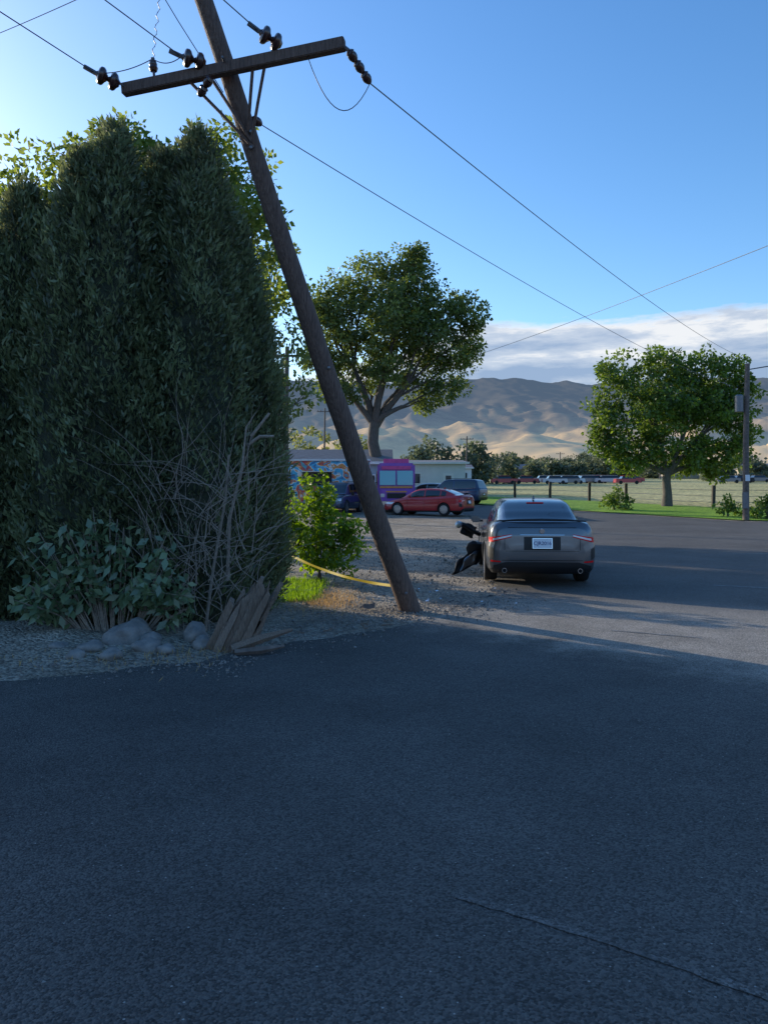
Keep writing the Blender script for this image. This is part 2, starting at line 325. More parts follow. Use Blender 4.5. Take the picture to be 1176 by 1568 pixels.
# ---------------------------------------------------------------- cars
def catmull(T,n):
    T=np.array(T,float); out=[]
    for i in range(len(T)-1):
        p0=T[max(i-1,0)];p1=T[i];p2=T[i+1];p3=T[min(i+2,len(T)-1)]
        for k in range(n):
            t=k/n; q=.5*((2*p1)+(-p0+p2)*t+(2*p0-5*p1+4*p2-p3)*t*t+(-p0+3*p1-3*p2+p3)*t**3)
            q[0]=p1[0]+(p2[0]-p1[0])*t; out.append(q)
    out.append(T[-1]); return out
SEC=[(0,0),(.7,0),(.9,.02),(.965,.10),(.99,.2),(1,.32),(1,.46),(.992,.56),(.965,.64),(.962,.72),(.95,.82),(.92,.9),(.86,.965),(.72,1.0),(.35,1.012),(0,1.015)]
SEDAN=dict(L=4.88,H=1.44,low=[(0,.55,.46,.70),(.015,.70,.34,.86),(.05,.80,.26,.99),(.13,.87,.22,1.075),(.32,.905,.20,1.105),(.8,.915,.19,1.09),(1.6,.92,.19,1.02),(2.6,.92,.19,.98),(3.5,.92,.19,.96),(4.1,.90,.20,.87),(4.6,.85,.22,.76),(4.8,.76,.26,.66),(4.88,.55,.34,.55)],
 roof=[(.42,1.06,1.10,.70,.60),(.8,1.04,1.25,.74,.595),(1.25,1.01,1.41,.775,.59),(1.8,.98,1.465,.79,.59),(2.4,.96,1.465,.80,.60),(2.85,.95,1.41,.80,.60),(3.3,.94,1.20,.79,.62),(3.75,.92,.965,.76,.66)],
 win=[(1.0,1.35),(1.42,2.22),(2.32,3.15)],rg=(.46,1.22),ws=(2.95,3.68),ax=(1.08,3.90),wr=.335)
SUV=dict(L=4.75,H=1.78,low=[(0,.6,.5,.9),(.03,.75,.36,1.05),(.08,.86,.3,1.12),(.3,.91,.26,1.15),(1,.925,.25,1.13),(2.2,.925,.25,1.1),(3.3,.92,.25,1.08),(3.9,.91,.27,1.04),(4.4,.87,.3,.96),(4.65,.78,.34,.85),(4.75,.6,.42,.7)],
 roof=[(.06,1.1,1.13,.78,.72),(.16,1.1,1.35,.79,.70),(.30,1.1,1.66,.79,.67),(.5,1.1,1.755,.79,.655),(1.5,1.08,1.78,.80,.66),(2.4,1.07,1.77,.80,.66),(2.8,1.06,1.70,.80,.66),(3.2,1.05,1.4,.79,.68),(3.6,1.04,1.09,.77,.70)],
 win=[(.35,1.1),(1.18,2.0),(2.1,3.0)],rg=(.10,.34),ws=(2.85,3.5),ax=(.95,3.75),wr=.37)
def loft_roof(b,T,paint):
    rows=catmull(T['roof'],8); vs=[];fs=[];ms=[]
    for r in rows:
        y,zb,zt,wb,wt=r; h=max(zt-zb,.005); half=[(wb,zb-.08)]
        for f in (.10,.45,.80): half.append((wb+(wt-wb)*f,zb+h*f))
        half+=[(wt-.0,zb+h*.90),(wt-.035,zb+h*.955),(wt-.10,zb+h*.985),(wt*.45,zb+h*1.0),(0,zb+h*1.004)]
        vs+=[(x,y,z) for x,z in half]+[(-x,y,z) for x,z in half[-2::-1]]
    n=17
    for i in range(len(rows)-1):
        ym=(rows[i][0]+rows[i+1][0])/2
        for k in range(n-1):
            a=i*n+k; fs.append((a,a+1,a+n+1,a+n)); j=k if k<8 else 15-k
            m=paint
            if j in(1,2) and any(w0<ym<w1 for w0,w1 in T['win']): m='glass'
            if j>=5 and (T['rg'][0]<ym<T['rg'][1] or T['ws'][0]<ym<T['ws'][1]): m='glass'
            ms.append(m)
    o=len(b.v); b.v+=vs
    for f,mm in zip(fs,ms): b.f.append(tuple(q+o for q in f)); b.m.append(b.mi(mm))
def wheel(parent,x,y,r,side):
    b=B(); w=.22; d=(side,0,0)
    b._lathe((x-side*w*.5,y,r),Vector(d),[(0,r*.7),(.0,r*.93),(.03,r),(w-.03,r),(w,r*.93),(w+.005,r*.70),(w-.03,r*.66)],'tyre',28)
    c=Vector((x+side*w*.5,y,r)); b._lathe(c-Vector(d)*.05,Vector(d),[(0,r*.66),(.04,r*.66),(.045,r*.6),(.01,r*.58)],'black',24)
    for k in range(10):
        a=2*math.pi*k/10; q=Matrix.Rotation(a,3,'X'); b.box(c+q@Vector((0,0,r*.34))-Vector(d)*.01,(.025,.035,r*.6),'rim',q)
    b._lathe(c-Vector(d)*.03,Vector(d),[(0,r*.18),(.03,r*.16),(.035,r*.05)],'rim',14)
    b._lathe(c-Vector(d)*.02,Vector(d),[(0,r*.68),(.02,r*.68),(.025,r*.62),(.0,r*.61)],'rim',24)
    b.build('wheel',parent=parent)
def car(name,loc,head,T,paint,hires=False):
    e=empty(name,loc,head); b=B(); rows=catmull(T['low'],8 if hires else 5); vs=[];fs=[]
    for y,w,zb,zt in rows:
        h=zt-zb; half=[(w*a,zb+h*c) for a,c in SEC]; vs+=[(x,y,z) for x,z in half]+[(-x,y,z) for x,z in half[-2:0:-1]]
    n=2*len(SEC)-2
    for i in range(len(rows)-1):
        for k in range(n): k2=(k+1)%n; fs.append((i*n+k,i*n+k2,(i+1)*n+k2,(i+1)*n+k))
    fs.append(tuple(range(n))); fs.append(tuple((len(rows)-1)*n+k for k in range(n))[::-1])
    b.add(vs,fs,paint); b.mi('black')
    for i,f in enumerate(b.f):
        c=sum((Vector(b.v[k]) for k in f),Vector())/len(f)
        if (c.z<.30) : b.m[i]=1
    body=b.build('body',parent=e,smooth=32)
    bvh=BVHTree.FromPolygons([Vector(v) for v in b.v],b.f)
    cut=B(); cut.mi(paint)
    for ya in T['ax']:
        for s in(-1,1): cut._lathe((s*.62,ya,T['wr']),Vector((s,0,0)),[(0,T['wr']+.05),(.6,T['wr']+.05)],'black',32)
    co=cut.build('cut'); co.parent=e
    md=body.modifiers.new('arch','BOOLEAN'); md.object=co; md.solver='EXACT'; md.operation='DIFFERENCE'
    dg=bpy.context.evaluated_depsgraph_get(); dg.update(); nm=bpy.data.meshes.new_from_object(body.evaluated_get(dg)); body.modifiers.clear(); body.data=nm
    bpy.data.objects.remove(co)
    r=B(); loft_roof(r,T,paint); r.build('cabin',parent=e,smooth=38)
    for ya in T['ax']:
        for s in(-1,1): wheel(e,s*.80,ya,T['wr'],s)
    d=B()
    def patch(c4,m,off=.006,nx=10,nz=3,front=False,side=1):
        (x0,zl0,zh0),(x1,zl1,zh1)=c4
        for s in ((1,-1) if side else (1,)):
            vs=[];ok=True
            for i in range(nx+1):
                for j in range(nz+1):
                    u=i/nx; v=j/nz; x=(x0+(x1-x0)*u)*s; zl=zl0+(zl1-zl0)*u; zh=zh0+(zh1-zh0)*u; z=zl+(zh-zl)*v
                    o,dr=(Vector((x,6,z)),Vector((0,-1,0))) if front else (Vector((x,-1,z)),Vector((0,1,0)))
                    hit=bvh.ray_cast(o,dr)
                    if hit[0] is None: ok=False; vs.append((x,0,z)); continue
                    p=hit[0]+hit[1].normalized()*off*(1 if hit[1].dot(dr)<0 else -1); vs.append(p)
            if not ok: continue
            d.add(vs,[(i*(nz+1)+j,(i+1)*(nz+1)+j,(i+1)*(nz+1)+j+1,i*(nz+1)+j+1) for i in range(nx) for j in range(nz)],m)
    if T is SEDAN:
        patch([(.87,.83,.965),(.36,.885,.945)],'redlens',.008)
        patch([(.86,.74,.825),(.50,.835,.88)],'redlens',.010)
        patch([(.80,.775,.81),(.50,.85,.872)],'clear',.013)
        patch([(.36,.868,.875),(-.36,.868,.875)],'chrome',.006,side=0,nz=1)
        patch([(.56,.985,.995),(-.56,.985,.995)],'black',.004,side=0,nx=20,nz=1)
        patch([(.885,.50,.68),(.80,.46,.64)],'black',.004,nx=4)
        patch([(.60,.245,.42),(-.60,.245,.42)],'black',.007,side=0,nx=24)
        patch([(.80,.245,.36),(.60,.245,.42)],'black',.007,nx=6)
        patch([(.66,.445,.455),(-.66,.445,.455)],'black',.004,side=0,nx=24,nz=1)
        patch([(.84,.42,.45),(.68,.415,.435)],'redlens',.007,nx=4,nz=1)
        patch([(.30,.62,.84),(-.30,.62,.84)],'black',.002,side=0)
        patch([(.60,.60,.606),(-.60,.60,.606)],'black',.004,side=0,nz=1)
        patch([(.62,.62,.82),(.612,.62,.82)],'black',.004,nx=1,nz=6)
        patch([(.86,.60,.72),(.45,.60,.68)],'clear',.006,front=True)
        patch([(.45,.30,.55),(-.45,.30,.55)],'black',.006,front=True,side=0)
        b2=d; q8=Matrix.Rotation(rad(-8),3,'X')
        b2.box((0,-.028,.735),(.305,.012,.155),'plate',q8)
        b2.box((0,-.022,.735),(.325,.012,.172),'chrome',q8)
        b2.tube([(-.74,.20,1.095),(-.4,.12,1.115),(0,.10,1.122),(.4,.12,1.115),(.74,.20,1.095)],[.012,.02,.022,.02,.012],'black' if hires else paint,8)
        b2._lathe((0,.018,.935),Vector((0,-1,0)),[(0,.045),(.012,.04)],'chrome',20)
        b2.box((0,1.42,1.485),(.03,.16,.07),paint,taper=.5)
        for s in(-1,1): b2._lathe((s*.62,.1,.28),Vector((0,-1,0)),[(0,.04),(.09,.04),(.09,.033),(.03,.03)],'chrome',14)
        b2.box((0,1.16,1.39),(.3,.02,.02),'redlens')
        for s in(-1,1):
            b2.box((s*1.0,3.1,1.02),(.19,.10,.13),paint,bev=.03); b2.box((s*.9,3.12,.99),(.1,.05,.04),'black')
            for yy in(1.9,2.75): b2.box((s*.925,yy,.86),(.02,.16,.025),paint,bev=.006)
            for yy in(1.38,2.27,3.3): b2.box((s*.921,yy,.62),(.006,.008,.62),'black')
    else:
        patch([(.87,.78,1.06),(.70,.78,1.06)],'redlens',.008,nx=3)
        patch([(.27,.62,.80),(-.27,.62,.80)],'black',.003,side=0)
        patch([(.15,.66,.76),(-.15,.66,.76)],'plate',.012,side=0)
        patch([(.80,.35,.5),(-.80,.35,.5)],'black',.006,side=0)
        patch([(.80,.72,.86),(.5,.70,.84)],'clear',.006,front=True)
        for s in(-1,1):
            d.box((s*1.02,3.05,1.12),(.18,.1,.18),'black',bev=.03); d.tube([(s*.6,.6,1.8),(s*.6,2.6,1.82)],.02,'black',6)
    d.build('trim',parent=e,smooth=35)
    if hires:
        cu=bpy.data.curves.new('plate_text','FONT'); cu.body='CJR2016'; cu.size=.082; cu.align_x='CENTER'; cu.align_y='CENTER'; cu.extrude=.001
        t=bpy.data.objects.new('plate_text',cu); t.location=(0,-.037,.735); t.rotation_euler=(rad(90-8),0,0); t.data.materials.append(M['ink']); link(t,e)
    return e
car('grey_sedan',(2.62,12.75,0),rad(-5),SEDAN,'grey',True)
def hdg(dx,dy): return math.atan2(-dx,dy)
def placed(name,cx,cy,dx,dy,T,paint):
    l=math.hypot(dx,dy); dx/=l; dy/=l; return car(name,(cx-dx*T['L']/2,cy-dy*T['L']/2,gz(cy)),hdg(dx,dy),T,paint)
placed('red_sedan',2.45,42.5,-.86,.5,SEDAN,'red')
placed('parked_suv',5.0,55.5,-.86,.5,SUV,'navy')
placed('parked_suv',-2.6,44.5,-.25,-1,SUV,'navy')
placed('parked_sedan',3.4,57.5,-.86,.5,SEDAN,'silver')
b=B()
def crump(o,u,v,nu,nv,m,amp,seed):
    vs=[]
    for i in range(nu+1):
        for j in range(nv+1):
            p=Vector(o)+Vector(u)*(i/nu)*(1-.25*j/nv)+Vector(v)*(j/nv); n_=noise.noise_vector(p*5+Vector((seed,0,0)))*amp; vs.append(p+n_)
    b.add(vs,[(i*(nv+1)+j,(i+1)*(nv+1)+j,(i+1)*(nv+1)+j+1,i*(nv+1)+j+1) for i in range(nu) for j in range(nv)],m)
crump((1.28,14.7,.03),(.55,.25,.10),(.42,.3,.55),9,9,'black',.12,1)
crump((1.42,14.75,.02),(.35,.1,.2),(.22,.15,.35),6,6,'grey',.12,5)
crump((1.50,15.3,.78),(.34,.5,-.16),(.12,.1,.17),8,5,'black',.08,9)
b.tube([(1.50,15.3,.95),(1.60,15.35,.92),(1.78,15.5,.80),(1.95,15.8,.72)],[.05,.055,.045,.05],'black',8)
b._lathe((1.50,15.25,.93),Vector((-.5,-.8,.2)).normalized(),[(0,.05),(.05,.075),(.09,.06),(.1,.02)],'rim',12)
o=b.build('crumpled_bumper',smooth=25); s=o.modifiers.new('s','SOLIDIFY'); s.thickness=.012
b=B(); crump((1.5,11.6,.0),(.12,.1,.0),(.1,.1,.03),4,4,'black',.05,13); crump((-.3,10.4,.02),(.18,.05,.0),(.05,.1,.05),4,4,'graywood',.05,23)
for k in range(26):
    x=random.uniform(.3,1.9); y=random.uniform(10.6,13.2); s_=random.uniform(.015,.05); crump((x,y,.005),(s_,s_*.4,.01),(-s_*.3,s_,.01),2,2,random.choice(['black','black','grey','clear']),.02,k)
b.build('crash_debris',smooth=25)
# ---------------------------------------------------------------- broken pole
p0=Vector((.367,10.3,-.05)); dirp=Vector((-2.084,-1.8,6.27)); b=B()
pts=[];rs=[]
for k in range(31):
    t=k/25; sag=Vector((.07,0,0))*math.sin(math.pi*min(t,1)); pts.append(p0+dirp*t-sag*.6+Vector((noise.noise(Vector((t*9,0,0)))*.012,0,0))); rs.append((.142-.042*t)*(1+.03*noise.noise(Vector((t*14,5,0)))))
b.tube(pts,rs,'pole',20)
q=dirp.normalized()
aL=Vector((-2.905,8.58,6.07)); aR=Vector((-.41,8.06,6.285)); ad=(aR-aL).normalized(); yv=ad.cross(Vector((0,0,1))).normalized(); zv=yv.cross(ad)
if zv.z<0: zv=-zv
rot=Matrix((ad,yv,zv)).transposed()
b.box((aL+aR)/2,((aR-aL).length,.10,.125),'pole',rot,bev=.008)
def P(t): return p0+dirp*t
for a_,pt in ((aL.lerp(aR,.30),P(.875)),(aL.lerp(aR,.40),P(.885)),(aL.lerp(aR,.655),P(.885)),(aL.lerp(aR,.60),P(.90))):
    pt=pt+Vector((0,-.13,0)); b.tube([a_+zv*-.02,a_.lerp(pt,.5),pt],.018,'pole',6)
b.cyl(P(1.0)+Vector((0,-.32,0)),P(1.0)+Vector((0,.2,0)),.012,'steel',n=6)
for t,a in ((.9,.3),(.875,-.2),(.5,.1),(.05,.2)): 
    c=P(t)+Vector((math.sin(a)*.13,-.12,0)); b._lathe(c,Vector((0,-1,0)),[(0,.02),(.03,.02),(.035,.01)],'steel',8)
def bells(s,d,n,r=.09):
    s=Vector(s); d=Vector(d).normalized()
    for k in range(n):
        o=s+d*(k*.13); b._lathe(o,d,[(0,.028),(.02,.05),(.035,r*.85),(.055,r),(.085,r*.98),(.10,r*.8),(.105,.04),(.13,.022)],'insul',18)
    return s+d*(n*.13)
def pin(s,r=.075):
    s=Vector(s); b._lathe(s,zv,[(0,.015),(.09,.015),(.09,r*.75),(.12,r),(.15,r*.8),(.16,r*.9),(.2,r*.7),(.205,r*.4),(.235,r*.45),(.24,.01)],'insul',16)
eL=aL+ad*.06; eR=aR-ad*.04
w1=bells(eL+Vector((-.06,-.1,.0)),(-.9,-.35,.30),2,.095); b.tube([eL,eL+Vector((-.08,-.1,.03))],.014,'steel',6)
c2=aL.lerp(aR,.36)+zv*.10; w2=bells(c2+ad*.08,(-.9,-.3,.12),2,.095)
c3=aL.lerp(aR,.70)+zv*.12; w3=bells(c3+ad*.08,(-.85,-.4,.35),2,.095)
b.tube([w1,w1+Vector((-.11,-.04,.05))],.025,'steel',6); b.tube([w2,w2+Vector((-.12,-.04,.04))],.025,'steel',6); b.tube([w3,w3+Vector((-.11,-.05,.06))],.025,'steel',6)
pin(aL.lerp(aR,.15)+zv*.05,.05)
w4=bells(eR+Vector((.08,.02,-.05)),(.55,.6,-.55),3,.05); b.tube([eR,eR+Vector((.08,.02,-.05))],.02,'steel',6)
w5=bells(P(.93)+Vector((.1,.0,0)),(.6,.7,-.2),1,.05)
w6=bells(aL.lerp(aR,.42)+yv*.07-zv*.1,(-.5,.5,-.35),2,.05)
def arc(p,q,drop,n=14):
    p=Vector(p);q=Vector(q); return [p.lerp(q,i/n)+Vector((0,0,-drop*4*(i/n)*(1-i/n))) for i in range(n+1)]
b.tube(arc(aL.lerp(aR,.84)-zv*.06,w4,.42),.005,'wire',6)
b.tube(arc(w1,aL.lerp(aR,.15)+zv*.28,.05),.005,'wire',6)
b.tube(arc(aL.lerp(aR,.15)+zv*.28,w2,.06),.005,'wire',6)
tw=[]; s_=aL.lerp(aR,.15)+zv*.28
for i in range(34):
    t=i/33; tw.append(s_+Vector((.12+.05*t,-.1*t,.0))*t+Vector((0.018*math.sin(t*55),0,1.1*t)))
b.tube(tw,.005,'wire',5)
b.tube([P(.97)+Vector((-.13,0,0)),P(1.07)+Vector((-.35,-.1,0)),P(1.2)+Vector((-.6,-.2,0))],.005,'wire',5)
b.build('broken_utility_pole')
def wire(name,p,q,sag,r=.009,n=24):
    b=B(); b.tube(arc(p,q,sag,n),r,'wire',5,False); return b.build(name,smooth=180)
wire('power_line',w4,(17.9,38,8.1),.35,.007)
wire('power_line',w5,(17.3,38,6.75),.35,.006)
wire('power_line',w1,(-20,-22,8.6),.2,.006)
wire('power_line',w2,(-19,-22,8.3),.2,.006)
wire('power_line',w3,(-18,-22,8.3),.2,.006)
wire('power_line',(-12,21,13.5),(-2.5,13,11.2),.1,.009)
wire('power_line',(15.3,24,10.6),(1.0,84,13.8),.5,.013)
# splintered stump
b=B(); random.seed(3)
for i in range(12):
    u=i/11; x=-1.76+.38*u+random.uniform(-.02,.02); y=7.80+random.uniform(-.12,.12); h=random.uniform(.52,.78)*(1-.2*abs(u-.6)); w=random.uniform(.04,.065); th=random.uniform(.015,.035); lean=random.uniform(.44,.52); yl=random.uniform(-.06,.1)
    segs=5; vs=[]; tp=random.uniform(.1,.6)
    for k in range(segs+1):
        t=k/segs; ww=w*(1-.25*t)*(1 if k<segs else tp); cx=x+lean*h*t+random.uniform(-.008,.008); cy=y+yl*t; cz=h*t-.04
        a=.4*math.sin(i*2.1)
        for sx_,sy_ in((-1,-1),(1,-1),(1,1),(-1,1)): vs.append((cx+sx_*ww*math.cos(a)-sy_*th*math.sin(a),cy+sx_*ww*math.sin(a)+sy_*th*math.cos(a),cz+(random.uniform(-.07,.05) if k==segs else 0)))
    b.add(vs,[(4*k+j,4*k+(j+1)%4,4*k+4+(j+1)%4,4*k+4+j) for k in range(segs) for j in range(4)]+[(4*segs,4*segs+1,4*segs+2,4*segs+3)],'wood')
for i in range(16):
    x=random.uniform(-1.72,-1.35); h=random.uniform(.3,.66); y=7.8+random.uniform(-.12,.12); b.tube([(x,y,0),(x+.2*h,y,h*.5),(x+.5*h+random.uniform(-.03,.05),y,h)],[.014,.012,.002],'wood',4)
b.tube([(-1.5,7.6,.04),(-1.25,7.7,.12),(-.95,7.95,.17)],[.05,.05,.02],'wood',5)
b.tube([(-1.45,7.5,.03),(-1.2,7.52,.05),(-1.0,7.7,.05)],[.03,.04,.015],'graywood',5)
for i in range(14):
    x=random.uniform(-1.7,.2); y=7.6+ (x+1.7)*.9+random.uniform(-.1,.3); a=random.uniform(0,3.1); l=random.uniform(.05,.16); b.tube([(x,y,.02),(x+l*math.cos(a),y+l*math.sin(a),.03)],[.012,.003],'wood',4)
b.build('broken_pole_stump',smooth=20)
def rock(x,y,sx,sy,sz,seed):
    bm=bmesh.new(); bmesh.ops.create_icosphere(bm,subdivisions=3,radius=1)
    for v in bm.verts:
        d=v.co.copy(); k=1+.35*noise.noise(d*1.1+Vector((seed*7,0,0)))+.12*noise.noise(d*3+Vector((seed,3,0))); v.co=Vector((d.x*sx*k,d.y*sy*k,d.z*sz*k))
    me=bpy.data.meshes.new('rock'); bm.to_mesh(me); bm.free(); me.materials.append(M['rock']); me.shade_smooth()
    o=bpy.data.objects.new('rock',me); o.location=(x,y,sz*.55); o.rotation_euler=(0,0,seed); link(o)
for i,(x,y,sx,sy,sz) in enumerate([(-2.62,8.0,.27,.2,.17),(-1.98,8.1,.16,.13,.15),(-2.9,7.6,.14,.11,.08),(-2.35,7.65,.15,.12,.09),(-2.6,7.35,.12,.1,.07),(-2.15,7.6,.1,.08,.06),(-2.95,7.35,.09,.08,.06),(-1.85,7.85,.12,.1,.08),(-3.25,7.7,.1,.1,.06),(-2.4,7.9,.12,.1,.1)]): rock(x,y,sx,sy,sz,i+1)
b=B(); pa=arc((-1.6,12.4,.62),(.22,10.25,.33),.10,20); vs=[]
for i,p in enumerate(pa):
    tw_=math.sin(i*.8)*.5; vs+= [p+Vector((0,math.sin(tw_)*.02,math.cos(tw_)*.02)),p-Vector((0,math.sin(tw_)*.02,math.cos(tw_)*.02))]
b.add(vs,[(2*i,2*i+1,2*i+3,2*i+2) for i in range(len(pa)-1)],'yellow'); b.build('caution_tape')
# ---------------------------------------------------------------- arborvitae hedge
def prof(u): return (np.minimum(1,.82+u*1.6))*np.clip(1-u**3.0,0,1)**.72
def arbor(x,y,h,r,n,seed=0,cols=5):
    e=empty('arborvitae_tree',(x,y,0)); b=B(); V=[];val=[]
    for c in range(cols):
        a=seed+c*2.4; off=(.0 if c==0 else .42)*r; cx,cy=off*math.cos(a),off*math.sin(a); ch=h*(1 if c==0 else .80+.18*((c*37%10)/10)); cr_=r*(.76 if c==0 else .66)
        m=n//cols//9
        u=R.uniform(0,1,m)**.9; th=R.uniform(0,2*np.pi,m)
        lump=1+.09*np.sin(th*4+seed+u*4)*np.cos(u*12+seed)+.06*np.sin(u*33+th*3+seed)+.05*np.sin(th*9+u*17+seed*3)+R.normal(0,.03,m)
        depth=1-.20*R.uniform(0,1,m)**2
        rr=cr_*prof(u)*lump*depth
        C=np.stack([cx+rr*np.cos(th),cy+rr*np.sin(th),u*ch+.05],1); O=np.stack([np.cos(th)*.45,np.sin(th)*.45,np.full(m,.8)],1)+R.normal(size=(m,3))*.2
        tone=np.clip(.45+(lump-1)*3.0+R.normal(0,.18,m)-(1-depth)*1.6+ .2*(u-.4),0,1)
        for k in range(9):
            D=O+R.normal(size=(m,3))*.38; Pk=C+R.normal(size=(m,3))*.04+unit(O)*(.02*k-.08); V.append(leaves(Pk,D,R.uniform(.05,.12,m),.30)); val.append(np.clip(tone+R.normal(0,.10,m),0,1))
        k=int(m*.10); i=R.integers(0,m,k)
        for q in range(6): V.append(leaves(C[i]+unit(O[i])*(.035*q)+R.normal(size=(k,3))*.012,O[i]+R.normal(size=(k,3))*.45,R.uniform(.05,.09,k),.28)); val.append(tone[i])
        b._lathe((cx,cy,0),Vector((0,0,1)),[(.05+q*ch*.95,max(.01,float(cr_*prof(np.array(q))*.80))) for q in np.linspace(0,1,16)],'core',12)  # solid core added inside the sprays to block light
    quads('foliage',np.concatenate(V),np.concatenate(val),'leaf_hedge',parent=e); b.build('light_block_core',parent=e,smooth=180)
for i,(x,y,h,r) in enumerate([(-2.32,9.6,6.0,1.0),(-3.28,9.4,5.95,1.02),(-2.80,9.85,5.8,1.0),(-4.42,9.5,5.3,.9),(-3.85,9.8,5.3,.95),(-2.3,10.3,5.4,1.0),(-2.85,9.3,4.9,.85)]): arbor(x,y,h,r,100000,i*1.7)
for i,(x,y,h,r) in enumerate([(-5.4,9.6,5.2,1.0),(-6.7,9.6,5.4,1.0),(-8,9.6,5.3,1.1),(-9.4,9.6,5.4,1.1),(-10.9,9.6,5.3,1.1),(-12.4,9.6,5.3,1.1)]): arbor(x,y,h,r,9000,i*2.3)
b=B(); random.seed(11)
for i in range(190):
    x=random.uniform(-2.6,-1.35); y=8.46+random.uniform(-.15,.15); z=random.uniform(0,1.8); L=random.uniform(.4,1.3); a=random.gauss(.1,.6); pts=[Vector((x,y,z))]; d=Vector((math.sin(a),random.uniform(-.25,.05),math.cos(a)))
    for k in range(7): d=(d+Vector((random.uniform(-.3,.3),random.uniform(-.12,.12),random.uniform(-.3,.15)))).normalized(); pts.append(pts[-1]+d*L/7)
    r=random.uniform(.003,.007); b.tube(pts,[r*(1-.12*k) for k in range(8)],'twig',5)
for pts in ([(-1.75,8.6,.6),(-1.7,8.5,1.3),(-1.55,8.45,1.9),(-1.5,8.4,2.3),(-1.28,8.4,2.65)],[(-1.6,8.5,1.7),(-1.45,8.42,2.2),(-1.25,8.4,2.45)],[(-2.0,8.6,0),(-1.9,8.55,.7),(-1.75,8.5,1.5),(-1.7,8.45,2.0)],[(-1.5,8.45,2.1),(-1.35,8.4,2.2),(-1.2,8.4,2.2)]):
    b.tube(pts,[.020-.003*k for k in range(len(pts))],'twig',6)
b.build('dead_branches')
e=empty('leafy_shrub',(-2.95,8.15,0)); b=B(); Ps=[];Ds=[];Ss=[]
for i in range(70):
    a=random.uniform(-.95,.95); top=Vector((a,random.uniform(-.3,.15),random.uniform(.65,1.5)-abs(a)*.35)); pts=[Vector((a*.35,.2,0)),Vector((a*.7,.1,top.z*.6)),top]
    b.tube(pts,[.009,.007,.003],'twig',5)
    for k in range(12):
        p=pts[1].lerp(top,random.uniform(-.1,1))+Vector((random.uniform(-.08,.08),random.uniform(-.08,.08),random.uniform(-.05,.05))); Ps.append(p[:]); Ds.append((random.gauss(0,.6),random.gauss(-.35,.4),random.uniform(-1.1,.1))); Ss.append(random.uniform(.09,.17))
b.build('stems',parent=e)
quads('foliage',leaves(np.array(Ps),np.array(Ds),np.array(Ss),.5),R.uniform(0,1,len(Ps)),'leaf_vine',parent=e)
lob=[(-.35,0,.55,.45),(.1,.0,.75,.5),(.35,.1,.45,.42),(-.25,.1,1.15,.42),(.15,.1,1.3,.36),(-.5,0,.95,.3),(.5,0,.8,.3),(-.1,.2,1.55,.3)]
tree('bush',(-1.12,13.4,0),[(x*1.12,y,z*1.02,r*1.1) for x,y,z,r in lob],(0,.3),.03,'leaf_bush',dens=95,lsize=.085,per=44,cr=(.12,.24),wr=.6,twigs=2)
tree('bush',(-2.6,15.5,0),[(x*1.3,y,z*1.3,r*1.3) for x,y,z,r in lob],(0,.3),.03,'leaf_bush',dens=35,lsize=.1,per=36,cr=(.15,.3),twigs=2)
def grass(name,n,fx,m,h):
    P_=np.array([fx() for _ in range(n)]); P3=np.concatenate([P_,np.zeros((n,1))],1); D=R.normal(size=(n,3))*.35+np.array([0,0,1]); quads(name,leaves(P3,D,R.uniform(.5,1.2,n)*h,.10),R.uniform(0,1,n),m)
grass('grass',6000,lambda:(random.uniform(-2.2,-1.05)+random.gauss(0,.08),random.uniform(11.0,13.6)),'blade',.12)
grass('dry_grass',2600,lambda:(random.gauss(-.9,.28),random.gauss(11.2,.55)),'straw',.06)
grass('dry_grass',900,lambda:(random.uniform(-4.5,-1.5),random.gauss(7.6,.35)),'straw',.07)
# ---------------------------------------------------------------- trees
S_=1.12
big=[(-2.85,0,13.5,1.9),(-.9,.5,15.1,1.9),(1.8,0,15.3,1.8),(.8,-.8,12.6,2.5),(3.3,.3,13.1,2.1),(5.4,0,13.1,1.5),(5.0,.2,10.2,1.7),(4.3,0,8.2,1.2),(-2.3,.2,10.6,1.9),(-3.4,-.4,12.0,1.5),(-3.2,0,8.4,1.1),(2.6,1,10.2,1.5),(.2,1.2,10.6,1.3),(1,2,13.5,2.2),(2.2,.2,16.4,1.2),(-3.9,0,9.9,1.2),(-1.9,-1.2,7.8,1.0),(3.0,.6,7.6,1.1),(2.9,-1.3,11.4,1.5),(-4.0,.2,13.4,1.1),(5.9,0,11.6,1.0),(.6,-1.4,9.0,1.2),(1.9,1.2,8.6,1.1),(-.9,1.4,9.0,1.2)]
tree('cottonwood_tree',(-.3,56,.65),[(x*S_,y*S_,z*S_-.6,r*S_) for x,y,z,r in big],(-.4,6.0),.48,'leaf_cot',dens=13,lsize=.25,per=50,cr=(.4,.8))
mp=[(-3.2,0,8.8,1.7),(-.5,.3,9.3,1.8),(2.3,0,9.1,1.7),(4.4,0,9.1,1.2),(-3.9,0,6.2,1.5),(-1,-.6,6.7,2),(2.1,-.4,6.7,2),(4.2,0,6.5,1.6),(-3.3,0,3.9,1.4),(-.8,-.4,4.2,1.5),(2.1,-.3,3.9,1.6),(4.4,0,3.6,1.3),(0,1.8,7,2.2),(3,1.8,7,2),(-2.2,.5,2.9,1.0),(1.4,1,3.2,1.1),(3.2,.3,2.7,.9),(-4.3,0,4.6,1.0),(5.2,0,5.0,1.0),(5.2,0,7.8,1.0)]
tree('maple_tree',(19.1,52,.5),mp,(0,2.3),.33,'leaf_map',dens=15,lsize=.25,per=50,cr=(.4,.75))
